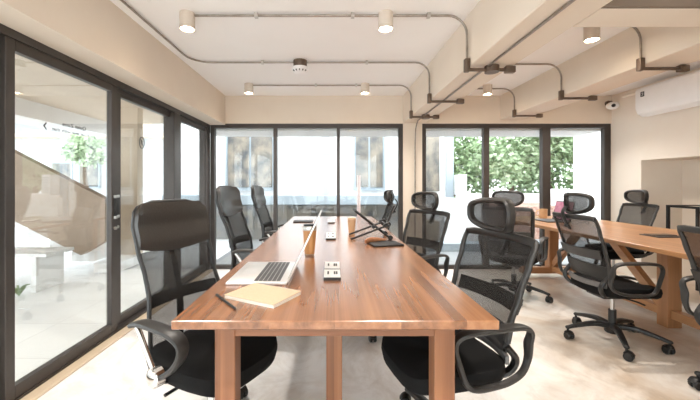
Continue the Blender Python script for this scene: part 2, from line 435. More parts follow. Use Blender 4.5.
# lettering stuck to the outside of the first door (so it reads mirrored from in here)
def lettering(body, y_right, y_left, z, height, parent, gx):
    cu = bpy.data.curves.new('txt', 'FONT'); cu.body = body; cu.size = 1.0; cu.extrude = 0.0; cu.offset = 0.02
    t = bpy.data.objects.new('txt', cu); COL.objects.link(t)
    bpy.context.view_layer.update()
    me = bpy.data.meshes.new_from_object(t)
    xs = [v.co.x for v in me.vertices]; w = max(xs) - min(xs); x0 = min(xs)
    sx = (y_right - y_left) / w
    vs = [(gx - .0052, y_right - (v.co.x - x0) * sx, z + v.co.y * height) for v in me.vertices]
    fs = [tuple(p.vertices) for p in me.polygons]
    bpy.data.objects.remove(t); bpy.data.curves.remove(cu); bpy.data.meshes.remove(me)
    return MB().add(vs, fs).build('lettering', 'ink', parent, False)
lettering('Quiet Zone', 2.441, 2.226, 1.580, 0.034, d1, -1.745)
lettering('Your one with that', 2.476, 2.142, 1.538, 0.027, d1, -1.745)
MB().add([(-1.7502, y, z) for y, z in ((2.078, 1.555), (2.098, 1.579), (2.106, 1.574), (2.090, 1.555), (2.106, 1.536), (2.098, 1.531))],
         [(0, 1, 2, 3), (0, 3, 4, 5)]).build('arrow_mark', 'ink', d1, False)
# round no-entry style sticker on the second door
def ring_pts(y, z, r, gx, n=28): return [(gx, y + r * .78 * cos(2 * PI * k / n), z + r * sin(2 * PI * k / n)) for k in range(n)]
st = MB().tube(ring_pts(3.21, 1.586, .052, -1.779), .0035, .0035, 6, True)
st.tube([(-1.779, 3.18, 1.62), (-1.779, 3.24, 1.55)], .004, .002, 6).tube([(-1.779, 3.205, 1.61), (-1.779, 3.215, 1.565)], .008, .002, 6).tube([(-1.779, 3.19, 1.58), (-1.779, 3.235, 1.60)], .005, .002, 6)
st.build('round_sticker', 'ink', d2)

# far windows -----------------------------------------------------
def far_window(name, x0, x1, mulls, lw=.05, rw=.05):
    r = struct_root(name); y0, y1 = FY + .015, FY + .085
    f = MB().box(x0, x0 + lw, y0, y1, 0, 2.05).box(x1 - rw, x1, y0, y1, 0, 2.05).box(x0 + lw, x1 - rw, y0, y1, 1.99, 2.05).box(x0 + lw, x1 - rw, y0, y1, 0, 0.055)
    f.build('frame', 'frame', r, False)
    for m, w in mulls:
        MB().box(m - w / 2, m + w / 2, y0 - .01, y1, 0.055, 1.99).build('mullion', 'frame', r, False)
    e = [x0 + lw] + [v for m, w in mulls for v in (m - w / 2, m + w / 2)] + [x1 - rw]
    for a, b in zip(e[0::2], e[1::2]):
        MB().box(a - .004, b + .004, FY + .046, FY + .054, .05, 1.995).build('glass_pane', 'glass', r, False)
    return r
far_window('window_3', -1.715, 1.0, [(-0.80, .05), (0.09, .045)], .06, .06)
far_window('window_4', 1.265, RX, [(2.175, .075), (3.02, .11)], .06, .09)
rw = struct_root('rear_fill_window')  # unseen window added behind the camera as a source of fill daylight
f = MB().box(-1.6, 1.65, BACK - .07, BACK - .03, 0, .06).box(-1.6, 1.65, BACK - .07, BACK - .03, 2.24, 2.3)
xs = (-1.6, -.55, .5, 1.6)
for x in xs: f.box(x, x + .05, BACK - .07, BACK - .03, .06, 2.24)
f.build('frame', 'frame', rw, False)
for a, b in zip(xs, xs[1:]): MB().box(a + .05, b, BACK - .054, BACK - .046, .06, 2.24).build('glass_pane', 'glass', rw, False)

# ------------------------------------------------------------------ outside
M['terrace_far'] = tile_mat('grey terrace tiles', (0.30, 0.31, 0.32), (0.22, 0.22, 0.23), 0.6, 0.6)
structure('terrace_floor', MB().box(-1.86, 14, FY + .12, 16, -0.14, -0.02), 'terrace_far')
structure('terrace_floor', MB().box(-14, -1.86, -6, 16, -0.14, -0.02).box(-1.86, 14, -10, BACK - .1, -0.14, -0.02), 'terrace')
structure('terrace_canopy', MB().box(-4.6, -1.86, -3, 6.6, 2.36, 2.5), 'beigeout')
structure('terrace_beam', MB().box(-4.75, -4.2, -3, 6.6, 2.12, 2.36), 'whitewall')
structure('window_canopy', MB().box(-1.86, 3.95, FY + .13, 5.6, 1.97, 2.3), 'whitewall')
# staircase beyond the sliding door
stc = thing('outdoor_staircase', 'outdoor stair with sloping brown parapet and pale steps beyond the sliding door', 'staircase', (-3.9, 4.5, -0.02))
def W(p, o): return (p[0] - o[0], p[1] - o[1])
top = lambda x: 1.656 - 0.517 * (x + 4.25)
so = (-3.9, -0.02)
MB().prism([W(p, so) for p in ((-6.2, top(-6.2)), (-2.98, top(-2.98)), (-2.98, top(-2.98) - .55), (-3.3, top(-3.3) - .9), (-6.2, top(-6.2) - .9))], 'Y', 0, .12).build('parapet', 'slab', stc, False)
for k in range(6):
    x = -2.9 - .3 * k
    MB().box(x - .32 + 3.9, x + 3.9, .13, 1.2, .155 * k + .02, .155 * k + .15, .004, 1).build('step', 'whitewall', stc, False)
lg = thing('terrace_bench', 'pale slatted bench under the sloping stair parapet outside', 'bench', (-3.7, 4.05, -0.02))
for y in (-.15, .0, .15): MB().box(-.75, .5, y - .06, y + .06, .40, .44, .004, 1).build('slat', 'whitewall', lg)
for x in (-.6, .35): MB().box(x - .03, x + .03, -.2, .2, 0, .40).build('leg', 'whitewall', lg)
# small plant by the stair
pl = thing('terrace_plant', 'small bright green plant growing on the terrace by the stair', 'plant', (-3.42, 3.75, -0.02))
mb = MB()
for k in range(26):
    a = random.uniform(0, 2 * PI); l = random.uniform(.07, .15); t = random.uniform(.3, 1.0)
    p0 = Vector((0, 0, 0)); p1 = Vector((cos(a) * l * t * .6, sin(a) * l * t * .6, l * .8)); p2 = Vector((cos(a) * l * t, sin(a) * l * t, l * .75))
    mb.tube([p0, p1, p2], lambda s: .004 + .011 * sin(PI * min(1, s + .05)), .0015, 6)
mb.build('leaves', 'leaf2', pl)
M['greysoffit'] = pbr('grey soffit', (0.50, 0.50, 0.50), 0.8, col2=(0.47, 0.47, 0.47), scale=4)
structure('neighbour_canopy', MB().box(-7.2, -4.75, -3, 7.4, 2.30, 2.42), 'greysoffit')
structure('trim_8', MB().box(-3.25, -2.95, 5.2, 5.35, -.02, 2.36), 'beigeout')
bD = thing('low_white_house', 'white house with small windows far outside beyond the sloping stair parapet', 'house', (-8.2, 10.0, -0.02))
MB().box(-5, 3.2, 0, .4, 0, 4.2).build('wall', 'greysoffit', bD, False)
MB().prism([(-5.2, 2.55), (3.4, 2.55), (2.6, 3.3), (-4.6, 3.3)], 'Y', -.3, .5).build('roof', 'beigeout', bD, False)
for x in (-1.3, .35, 1.15, 1.95):
    w = MB().box(x - .3, x + .3, -.05, 0, 1.1, 1.86).build('window', 'greywall', bD, False)
    MB().box(x - .26, x + .26, -.06, -.05, 1.14, 1.82).build('pane', 'winpane', w, False)
# opposite buildings
bA = thing('white_building', 'white rendered building opposite, behind the far windows on the left', 'building', (0, 7.5, -0.02))
MB().box(-3.6, 1.9, 0, .3, 0.98, 6.0).build('wall', 'whitewall', bA, False)
MB().box(-3.6, 1.9, -.25, .3, 0.78, 0.98, .01, 1).build('ledge', 'greywall', bA, False)
MB().box(-3.6, 1.9, .12, .4, 0.0, 0.78).build('lower_wall', 'darkfacade', bA, False)
for x0, x1 in ((-2.3, -1.75), (-1.0, -.45), (-.35, .05), (.55, 1.0)):
    MB().box(x0, x1, .06, .12, .15, .74).build('shop_window', 'winpane', bA, False)
for x0, x1, z0, z1 in ((-2.28, -1.28, 1.12, 2.5), (.50, 1.12, 1.12, 2.6)):
    w = MB().box(x0, x1, -.03, .0, z0, z1).box(x0 - .04, x0, -.05, 0, z0 - .04, z1).box(x1, x1 + .04, -.05, 0, z0 - .04, z1).box(x0, x1, -.05, 0, z0 - .04, z0).build('window', 'greywall', bA, False)
    for k in range(2):
        xa = x0 + (x1 - x0) * k / 2 + .02; xb = x0 + (x1 - x0) * (k + 1) / 2 - .02
        MB().box(xa, xb, -.045, -.03, z0 + .03, z1 - .03).build('pane', 'winpane', w, False)
MB().box(-.22, -.06, -.06, 0, .98, 6.0).build('pilaster', 'greywall', bA, False)
MB().box(-2.85, -2.7, -.06, 0, .98, 6.0).build('pilaster', 'greywall', bA, False)
pp = tag(MB().cyl((.46, 5.9, -.02), (.46, 5.9, 1.35), .03).build('terrace_post', 'pinkpost'), 'slim pale pink post outside the window, behind the laptop stand', 'post')
bB = thing('grey_window_block', 'pale building corner with a tall grey window, right of the pillar', 'building', (2.2, 8.0, -0.02))
MB().box(-.3, .45, 0, .4, 0, 6.0).build('wall', 'whitewall', bB, False)
MB().box(-.05, .3, -.03, 0, 1.05, 2.6).build('window', 'winpane', bB, False)
MB().box(.45, .62, -.05, .4, 0, 6).build('corner_post', 'greywall', bB, False)
acx = thing('outdoor_condenser', 'white outdoor air conditioner unit fixed beside the trees', 'air conditioner', (2.86, 7.8, 0.95))
MB().box(-.02, .17, -.1, .2, 0, .46, .01).build('body', 'white', acx)
for k in range(7): MB().box(0, .15, -.108, -.1, .05 + .055 * k, .075 + .055 * k).build('grille_slat', 'greywall', acx, False)
tag(MB().box(1.72, 2.12, 6.75, 7.1, -.02, .47, .01).build('planter_box', 'beigebox'), 'beige box standing on the terrace outside, seen through the chair back', 'planter')
structure('trim_5', MB().prism([(2.4, -.02), (2.4, .92), (3.3, .84), (3.3, -.02)], 'Y', 7.35, 7.5).box(3.3, 6.6, 9.0, 9.15, -.02, .95), 'whitewall')  # terrace parapet
structure('gravel_bed', MB().box(3.2, 6.5, 7.6, 9.0, -.02, .70), 'brick')
structure('trim_6', MB().box(1.3, 3.9, 6.2, 6.5, -.02, .12), 'greywall')   # step
bC = thing('white_wall_block', 'blank white building wall outside at the right end of the windows', 'building', (5.9, 7.2, -0.02))
MB().box(-.55, 3.0, 0, .4, 0, 6).build('wall', 'whitewall', bC, False)
MB().box(-.75, -.45, .3, 1.2, .55, 1.1, .05).build('coping', 'whitewall', bC)
def tree(x, y, h, rx, rz, zc, label, mat, n, seed):
    R = random.Random(seed)
    t = thing('leafy_tree', label, 'tree', (x, y, -.02), 0, 'trees behind the terrace')
    MB().tube(cat([(0, 0, 0), (.05, .02, h * .3), (-.03, 0, h * .6), (0, 0, h * .85)], 4), lambda s: .09 - .06 * s, lambda s: .09 - .06 * s, 8).build('trunk', 'bark', t)
    blobs = [(R.uniform(-.7, .7) * rx, R.uniform(-.5, .5) * rx, zc + R.uniform(-.75, .75) * rz, R.uniform(.35, .6) * rx) for _ in range(16)]
    vs, fs = [], []
    for k in range(n):
        b = R.choice(blobs)
        d = Vector((R.gauss(0, 1), R.gauss(0, 1), R.gauss(0, 1))).normalized() * b[3] * (R.random() ** .4)
        c = Vector((b[0], b[1], b[2])) + d
        a = Vector((R.gauss(0, 1), R.gauss(0, 1), R.gauss(0, .6) - .3)).normalized()
        s = a.orthogonal().normalized(); s.rotate(Matrix.Rotation(R.uniform(0, 6.28), 3, a))
        L, w = R.uniform(.10, .20), R.uniform(.035, .065)
        up = a.cross(s) * .015
        o = len(vs)
        vs += [c, c + a * L * .45 + s * w + up, c + a * L, c + a * L * .45 - s * w + up]
        fs += [(o, o + 1, o + 2), (o, o + 2, o + 3)]
    MB().add(vs, fs).build('foliage', mat, t, False)
tree(3.75, 10.6, 3.4, 1.3, 1.3, 1.95, 'leafy green tree outside, left one behind the white parapet', 'leaf', 5200, 1)
tree(5.3, 10.2, 3.6, 1.3, 1.35, 2.0, 'pale green leafy tree outside, middle one behind the white parapet', 'leaf2', 5200, 2)
tree(6.7, 10.5, 3.6, 1.2, 1.3, 2.0, 'leafy green tree outside beside the blank white wall', 'leaf', 4600, 3)

tree(-6.6, 9.2, 2.4, .42, .32, 2.15, 'small green tree far outside, seen through the first glass door', 'leaf2', 900, 5)

# ------------------------------------------------------------------ tables
TZ = 0.765
ct = thing('conference_table', 'long reddish walnut conference table in the middle of the room', 'table', (0.01, 1.09, 0))
TL = 3.52
MB().box(-.523, .523, 0, TL, TZ - .029, TZ, .003, 1).build('tabletop', 'table', ct, False)
for i, y in enumerate((.11, 2.2, TL - .18)):
    for sx in (-1, 1):
        x = sx * .385
        MB().box(x - .036, x + .036, y, y + .075, 0, TZ - .029, .003, 1).build('leg', 'table_z', ct, False)
    MB().box(-.349, .349, y + .002, y + .073, TZ - .099, TZ - .029, .002, 1).build('apron', 'table_x', ct, False)
for y in (.46, 2.8): MB().box(-.036, .036, y, y + .07, 0, TZ - .029, .003, 1).build('centre_leg', 'table_z', ct, False)
MB().box(-.03, .03, .185, TL - .18, TZ - .079, TZ - .029, .002, 1).build('centre_rail', 'table', ct, False)

rt = thing('trestle_table', 'long lighter teak trestle table along the right side', 'table', (2.75, 1.95, 0))
RL = 2.72; RZ = .765
MB().box(-.55, .53, 0, RL, RZ - .034, RZ, .003, 1).build('tabletop', 'oak', rt, False)
for y in (.15, 2.45):
    MB().box(.04, .16, y, y + .1, .13, RZ - .034, .003, 1).build('post', 'oak_z', rt, False)
    MB().box(-.30, .5, y + .005, y + .095, .05, .13, .003, 1).build('foot', 'oak_x', rt, False)
    for x in (-.24, .44): MB().cyl((x, y + .05, 0), (x, y + .05, .05), .03).build('glide', 'white', rt)
    MB().box(-.42, .48, y + .005, y + .095, RZ - .094, RZ - .034, .003, 1).build('bearer', 'oak_x', rt, False)
MB().box(.04, .16, .90, 1.0, 0, RZ - .034, .003, 1).build('post', 'oak_z', rt, False)
for a, b in ((.25, .90), (1.0, 2.45)): MB().box(.065, .135, a, b, .08, .15, .003, 1).build('stretcher', 'oak', rt, False)
for y0, y1 in ((1.01, 1.62), (2.44, 1.95)):
    MB().bar((.1, y0, .17), (.1, y1, RZ - .05), .06, .07, (1, 0, 0)).build('brace', 'oak', rt, False)

# ------------------------------------------------------------------ chairs
R_BASE = .315
def caster_mb():
    m = MB()
    for s in (-1, 1):
        prof = [(.004, -.011), (.024, -.011), (.028, -.006), (.028, .006), (.024, .011), (.004, .011)]
        r = MB().lathe(prof, (0, 0, 0), 16).xf(Matrix.Translation((0.012, s * .016, .028)) @ Matrix.Rotation(PI / 2, 4, 'X'))
        m.merge(r)
    m.box(-.006, .03, -.006, .006, .02, .056, .003)
    m.tube(cat([(-.014, 0, .045), (0, 0, .062), (.025, 0, .06), (.042, 0, .04)], 4), .022, .004, 8, ref=(0, 1, 0))
    m.cyl((0, 0, .055), (0, 0, .088), .008)
    return m
def star_mb(chrome):
    m = MB(); RB = .35 if chrome else R_BASE
    m.lathe([(.001, .066), (.045, .066), (.052, .075), (.052, .12), (.040, .135), (.001, .135)], seg=20)
    for k in range(5):
        a = 2 * PI * k / 5
        pts = cat([(.03, 0, .118), (.13, 0, .128), (.24, 0, .108), (RB, 0, .088)], 4)
        if chrome: pts = cat([(.03, 0, .105), (.13, 0, .132), (.25, 0, .118), (RB + .01, 0, .085)], 5)
        t = MB().tube(pts, lambda s: .028 - .012 * s, lambda s: .021 - .009 * s, 10, ref=(0, 1, 0), sq=.7)
        t.ball((RB, 0, .088), .018, .018, .014, 10)
        m.merge(t.xf(Matrix.Rotation(a, 4, 'Z')))
    return m
def seat_mb(hw, x0, x1, z, th):
    """upholstered cushion with rounded plan, waterfall front"""
    n = 40; rings = []
    for fr, dz in ((.90, -th), (.97, -th * .85), (1.0, -th * .5), (.985, -th * .2), (.94, -.012), (.80, .0), (.45, -.004), (.02, -.008)):
        ring = []
        for k in range(n):
            q = 2 * PI * k / n
            cx = math.copysign(abs(cos(q)) ** .55, cos(q)); cy = math.copysign(abs(sin(q)) ** .55, sin(q))
            x = (x0 + x1) / 2 + (x1 - x0) / 2 * cx * fr; y = hw * cy * fr * (1 - .06 * (cx < 0) * abs(cx))
            zz = z + dz
            if cx > .55: zz -= .03 * ((cx - .55) / .45) ** 2
            zz += .012 * (abs(cy) * fr) ** 3
            ring.append((x, y, zz))
        rings.append(ring)
    return MB().rings(rings)
A_ROTS = [0.0]
def base_parts(t, chrome, lift):
    b = star_mb(chrome).build('star_base', 'chrome' if chrome else 'plastic', t)
    cm = caster_mb().build('caster', 'plastic', t)
    cs = [cm] + [cm.copy() for _ in range(4)]
    for c in cs[1:]: COL.objects.link(c); c.parent = t
    for k, c in enumerate(cs):
        a = 2 * PI * k / 5; RB = .35 if chrome else R_BASE; c.location = (RB * cos(a), RB * sin(a), 0); c.rotation_euler = (0, 0, a + (1.1, 2.3, .4, 2.9, 1.8)[k])
    MB().cyl((0, 0, .12), (0, 0, .24), .026).build('lift_sleeve', 'chrome' if chrome else 'plastic', t)
    MB().cyl((0, 0, .2), (0, 0, .36 + lift), .014).build('gas_lift', 'steel', t)
    MB().box(-.14, .12, -.09, .09, .345 + lift, .385 + lift, .012).tube([(.0, -.05, .36 + lift), (.02, -.2, .362 + lift), (.02, -.25, .36 + lift)], .008, .006, 8).build('tilt_mechanism', 'plastic', t)

def aim_base(root, ang):
    """turn the star base (world angle of one leg) and its casters"""
    loc = ang - root.rotation_euler.z
    k = 0
    for c in root.children:
        if c.name.startswith('star_base'): c.rotation_euler = (0, 0, loc)
        if c.name.startswith('caster'):
            a = loc + 2 * PI * k / 5; RB = c.location.length; c.location = (RB * cos(a), RB * sin(a), 0); c.rotation_euler = (0, 0, a + (1.1, 2.3, .4, 2.9, 1.8)[k]); k += 1

def make_exec(name, label, loc, rz, lift, group):
    """high-backed chair: leather head panel, net back, looped arms with chrome struts"""
    t = thing(name, label, 'office chair', loc, rz, group)
    base_parts(t, True, lift)
    L = lift
    seat_mb(.25, -.23, .25, .475 + L, .095).build('seat', 'fabric', t)
    prof = [(.44, -.215), (.56, -.205), (.66, -.215), (.78, -.255), (.90, -.305), (1.0, -.335), (1.10, -.335)]
    X = lambda z: lerp_tab(prof, z)
    def hw(z): return lerp_tab([(.44, .185), (.60, .197), (.74, .184), (.88, .193), (1.0, .197), (1.06, .190), (1.1, .155)], z)
    def P(y, z): return (X(z) + .055 * (y / .24) ** 2, y, z + L)
    # side rails and rims
    zs = [.44 + .02 * i for i in range(33)]
    per = [P(hw(z), z) for z in zs] + [P(hw(1.1) * s, 1.103) for s in (.6, .2, -.2, -.6)] + [P(-hw(z), z) for z in reversed(zs)] + [P(-hw(.44) * s, .435) for s in (.5, 0, -.5)]
    MB().tube(per, .011, .009, 8, True, ref=(1, 0, 0)).build('back_frame', 'plastic', t)
    zlo = lambda u: .862 + .035 * abs(u * 2 - 1) ** 2
    MB().sheet(lambda u, v: (lambda z, y: (P(y * 1.0, z)[0] + .012 * (1 - (2 * v - 1) ** 4), y, z + L))(zlo(u) + (1.095 - zlo(u)) * v, (2 * u - 1) * hw(zlo(u) + (1.095 - zlo(u)) * v)), 18, 12, .034).build('headrest_panel', 'leather', t)
    MB().sheet(lambda u, v: (lambda z: P((2 * u - 1) * hw(z), z))(.445 + (.875 - .445) * v), 16, 16, .004).build('mesh_panel', 'net_dense', t)
    MB().sheet(lambda u, v: (lambda z: (P((2 * u - 1) * (hw(z) - .005), z)[0] - .014, (2 * u - 1) * (hw(z) - .005), z + L))(.635 + .055 * v), 16, 3, .010).build('lumbar_band', 'plastic', t)
    MB().tube([(X(z) - .028, 0, z + L) for z in (.40, .5, .6, .7, .8, .9)], .018, .008, 8, ref=(0, 1, 0), sq=.6).tube(cat([(-.1, 0, .368 + L), (-.2, 0, .372 + L), (-.238, 0, .40 + L)], 4), .03, .012, 8, ref=(0, 1, 0), sq=.6).build('back_spine', 'plastic', t)
    for s in (1, -1):
        y = .285 * s
        path = cat([(-.125, y, .622 + L), (-.07, y, .637 + L), (.03, y, .640 + L), (.130, y, .634 + L), (.178, y, .607 + L), (.170, y, .56 + L), (.115, y, .50 + L), (.035, y, .445 + L)], 5)
        a = MB().tube(path, lambda q: .031 - .017 * max(0, (q - .45) / .55), lambda q: .012 - .002 * q, 10, ref=(0, 1, 0), sq=.75).build('armrest', 'plastic_soft', t)
        MB().cyl((-.108, y, .617 + L), (.0, y, .475 + L), .011).build('chrome_strut', 'chrome', a)
        MB().cyl((.02, y - .016, .45 + L), (.02, y + .016, .45 + L), .038, .038, 20).ball((.02, y + .016 * s, .45 + L), .035, .012, .035).build('chrome_disc', 'chrome', a)
        MB().tube(cat([(.02, y, .435 + L), (.01, y * .8, .405 + L), (0, y * .4, .375 + L)], 4), .022, .008, 8, ref=(1, 0, 0)).build('arm_bracket', 'plastic', a)
    return t

def make_task(name, label, loc, rz, group):
    """net-backed task chair with a curved headrest and closed loop arms"""
    t = thing(name, label, 'office chair', loc, rz, group)
    base_parts(t, False, 0)
    seat_mb(.245, -.225, .232, .475, .09).build('seat', 'fabric', t)
    prof = [(.42, -.195), (.52, -.212), (.62, -.228), (.74, -.268), (.86, -.312), (.96, -.348)]
    X = lambda z: lerp_tab(prof, z)
    def hw(z): return lerp_tab([(.42, .165), (.50, .195), (.60, .205), (.80, .22), (.955, .228)], z)
    def P(y, z): return (X(z) + .045 * (y / .23) ** 2, y, z)
    zs = [.53 + .025 * i for i in range(17)]
    per = [P(hw(z), z) for z in zs] + [P(hw(.94) * .97, .951)] + [P(hw(.95) * s, .956) for s in (.8, .4, 0, -.4, -.8)] + [P(-hw(.94) * .97, .951)] + [P(-hw(z), z) for z in reversed(zs)] + [P(-hw(.53) * s, .522) for s in (.8, .4, 0, -.4, -.8)]
    MB().tube(per, .019, .011, 10, True, ref=(0, .6, .8), sq=.8).build('back_frame', 'plastic_soft', t)
    MB().sheet(lambda u, v: (lambda z: P((2 * u - 1) * hw(z), z))(.53 + .42 * v), 16, 14, .004).build('mesh_panel', 'net', t)
    MB().sheet(lambda u, v: (lambda z: (P((2 * u - 1) * (hw(z)), z)[0] + .0, (2 * u - 1) * hw(z), z))(.525 + .085 * v), 16, 3, .016).build('lower_band', 'plastic', t)
    MB().sheet(lambda u, v: (lambda z: (P((2 * u - 1) * (hw(z) - .01), z)[0] - .026, (2 * u - 1) * (hw(z) - .01), z))(.66 + .065 * v), 16, 3, .012).build('lumbar_support', 'plastic_soft', t)
    # lower back bracket: two curved arms sweeping under the seat
    for s in (1, -1):
        MB().tube(cat([P(s * hw(.54), .54), (-.235, s * .19, .47), (-.20, s * .165, .405), (-.10, s * .08, .372)], 5), .018, .014, 8, ref=(0, 1, 0)).build('back_bracket', 'plastic', t)
    MB().sheet(lambda u, v: (-.245 + .05 * (2 * u - 1) ** 2, (2 * u - 1) * .19, .455 + .035 * v), 14, 2, .014).build('bracket_band', 'greyband', t)
    # headrest
    hx, hz, hh, hwid = -.335, 1.052, .070, .138
    def H(u, v):   # u,v in -1..1 ; superellipse plan
        return (hx + .085 * u * u + .03 * v * v - .01, hwid * u, hz + hh * v + .012 * u * u)
    ring = []
    for k in range(36):
        q = 2 * PI * k / 36
        ring.append(H(math.copysign(abs(cos(q)) ** .74, cos(q)), math.copysign(abs(sin(q)) ** .74, sin(q))))
    MB().tube(ring, .021, .013, 8, True, ref=(1, 0, 0)).build('headrest_frame', 'plastic_soft', t)
    def HM(u, v):   # the net fills the ring: square mapped onto its rounded outline
        a, b = 2 * u - 1, 2 * v - 1
        return H(a * (1 - .30 * b * b * abs(a)) * .98, b * (1 - .30 * a * a * abs(b)) * .98)
    MB().sheet(HM, 14, 10, .006).build('headrest_mesh', 'net_head', t)
    MB().tube(cat([(-.325, 0, .86), (-.365, 0, .93), (-.38, 0, .985), (-.355, 0, 1.03)], 5), .020, .008, 8, ref=(0, 1, 0)).ball((-.35, 0, .885), .016, .022, .016, 10).build('headrest_post', 'plastic', t)
    for s in (1, -1):
        y = .285 * s
        path = cat([(-.222, y * .95, .575), (-.218, y, .628), (-.175, y, .651), (-.08, y, .655), (.03, y, .653), (.092, y, .640), (.112, y, .602), (.092, y, .53), (.066, y, .465), (.03, y, .440), (-.04, y * .98, .434), (-.13, y * .95, .438), (-.20, y * .92, .462), (-.227, y * .92, .515)], 6, True)
        def wid(q):
            return .0135 + .0175 * max(0, 1 - abs(q - .24) / .15) ** .6 + .008 * max(0, 1 - min(q, 1 - q) / .09)
        MB().tube(path, wid, .0105, 10, True, ref=(0, 1, 0), sq=.75).build('armrest', 'plastic_soft', t)
    return t

GE = 'high backed leather and net chairs'; GT = 'net task chairs with headrests'
e1 = make_exec('executive_chair', 'high-back black chair nearest the camera on the left, leather headrest over net back', (-.545, 1.57, 0), rad(-31), 0.01, GE)
e2 = make_exec('executive_chair', 'high-back black chair second along the left table side, beside the open laptop', (-.56, 2.78, 0), rad(-8), 0.075, GE)
e3 = dup(e2, (-.53, 3.78, 0), rad(-4), 'high-back black chair farthest along the left table side, near the far windows')
aim_base(e1, rad(82)); aim_base(e2, rad(60)); aim_base(e3, rad(20))
t4 = make_task('task_chair', 'black net chair with headrest tucked in at the near right corner of the walnut table', (.487, 1.55, 0), rad(194), GT)
def tc(x, y, deg, lab, base):
    o = dup(t4, (x, y, 0), rad(deg), lab); aim_base(o, rad(base)); return o
aim_base(t4, rad(104))
tc(.565, 2.80, 210, 'black net headrest chair at the middle of the walnut table, right side', 215)
tc(.37, 3.95, 178, 'black net headrest chair seen edge-on behind the laptop stand', 30)
tc(2.145, 2.625, 0, 'black net headrest chair with its back to us and full star base visible', -115.4)
tc(1.94, 3.66, 50, 'black net headrest chair near the window, behind the near walnut table chair', -40)
tc(3.24, 3.95, 180, 'black net headrest chair on the far side of the teak table, facing it', 144)
tc(2.27, 1.72, 2, 'black net chair at the near end of the teak table, cut off at right', 113)
tc(3.26, 2.52, 180, 'black net chair mostly hidden under the near far side of the teak table', 144)

# ------------------------------------------------------------------ things on the walnut table
lap = thing('laptop', 'open silver laptop seen nearly edge-on on the walnut table', 'laptop', (-.195, 1.665, TZ), 0)
MB().box(-.262, .0, -.195, .195, 0, .014, .004).build('base', 'silver', lap)
kb = MB()
for i in range(6):
    for j in range(14):
        x = -.03 - .0195 * i; y = -.165 + .0254 * j
        kb.box(x - .0165, x, y - .011, y + .011, .0138, .0155)
kb.build('keyboard', 'key', lap, False)
MB().box(-.235, -.165, -.055, .055, .0138, .0145).build('trackpad', 'silver', lap, False)
lid = MB().box(-.004, .004, -.195, .195, 0, .312, .003).xf(Matrix.Translation((.004, 0, .012)) @ Matrix.Rotation(rad(25.5), 4, 'Y')).build('lid', 'silver', lap)
MB().box(-.0055, -.0045, -.185, .185, .012, .302).xf(Matrix.Translation((.004, 0, .012)) @ Matrix.Rotation(rad(25.5), 4, 'Y')).build('screen', 'screen', lid, False)

nb = thing('notebook', 'spiral-bound kraft cover notebook lying in front of the laptop', 'notebook', (-.266, 1.328, TZ), rad(-28))
MB().box(-.116, .116, -.086, .086, 0, .012).build('pages', 'pages', nb, False)
MB().box(-.118, .118, -.088, .088, .012, .0145, .001, 1).build('cover', 'paper', nb, False)
sp = MB()
for k in range(24):
    x = -.108 + .0094 * k
    sp.tube([(x, .086 + .007 * cos(a), .008 + .0085 * sin(a)) for a in [2 * PI * i / 10 for i in range(10)]], .0011, .0011, 5, True)
sp.build('spiral_binding', 'steel', nb)

pen = thing('pen', 'slim black pen lying left of the notebook', 'pen', (-.392, 1.26, TZ + .0045), math.atan2(1.175 - 1.343, -.327 + .457))
MB().cyl((-.095, 0, 0), (.085, 0, 0), .0045, .0045, 12).build('barrel', 'black', pen)
MB().cyl((.085, 0, 0), (.105, 0, 0), .0045, .001, 12).build('tip', 'black', pen)
MB().box(-.09, -.045, -.001, .001, .004, .0065).build('clip', 'plastic_soft', pen)

tb = thing('tumbler', 'bamboo tumbler with steel rim standing behind the laptop lid', 'cup', (-.135, 2.07, TZ))
MB().lathe([(.001, 0), (.026, 0), (.029, .004), (.030, .016), (.029, .017), (.001, .017)]).build('foot', 'steel', tb)
MB().lathe([(.001, .016), (.0295, .016), (.036, .09), (.0405, .158), (.001, .158)]).build('sleeve', 'bamboo', tb)
MB().lathe([(.001, .157), (.0405, .157), (.042, .165), (.042, .178), (.039, .183), (.001, .183)]).build('rim', 'steel', tb)
MB().lathe([(.001, .182), (.037, .182), (.036, .192), (.012, .194), (.001, .194)]).build('lid', 'black', tb)

pc = thing('paper_cup', 'kraft paper coffee cup with tan lid beside the laptop stand', 'cup', (.175, 3.05, TZ))
MB().lathe([(.001, 0), (.027, 0), (.036, .118), (.001, .118)]).build('cup_body', 'cup', pc)
MB().lathe([(.001, .116), (.0385, .116), (.0385, .124), (.035, .126), (.034, .136), (.001, .136)]).build('lid', 'cuplid', pc)

def power_unit(y, label):
    t = thing('power_outlet', label, 'power outlet', (-.0, y, TZ), 0, 'power outlets along the middle of the walnut table')
    for k in range(2):
        y0 = .16 * k
        p = MB().prism([(y0, 0), (y0, .012), (y0 + .003, .013), (y0 + .115, .022), (y0 + .115, 0)], 'X', -.038, .040).build('socket_body', 'black', t, False)
        MB().prism([(y0 + .005, .0138), (y0 + .113, .0225), (y0 + .113, .0209), (y0 + .005, .0122)], 'X', -.037, .039).build('socket_plate', 'socket_plate', p, False)
        for x in (-.018, .012, .022):
            MB().prism([(y0 + .045, .0176), (y0 + .085, .0208), (y0 + .085, .019), (y0 + .045, .015)], 'X', x - .004, x + .004).build('socket', 'black', p, False)
    return t
p1 = power_unit(1.545, 'pair of silver and black power sockets nearest the camera, right of the laptop')
dup(p1, (-.01, 2.66, TZ), 0, 'pair of silver and black power sockets mid table, left of the paper cup')
dup(p1, (-.01, 3.78, TZ), 0, 'pair of silver and black power sockets at the far end of the walnut table')
tag(MB().box(-.44, -.22, 3.85, 4.05, TZ, TZ + .012, .004).build('closed_tablet', 'black'), 'dark closed tablet lying at the far left of the walnut table', 'tablet')

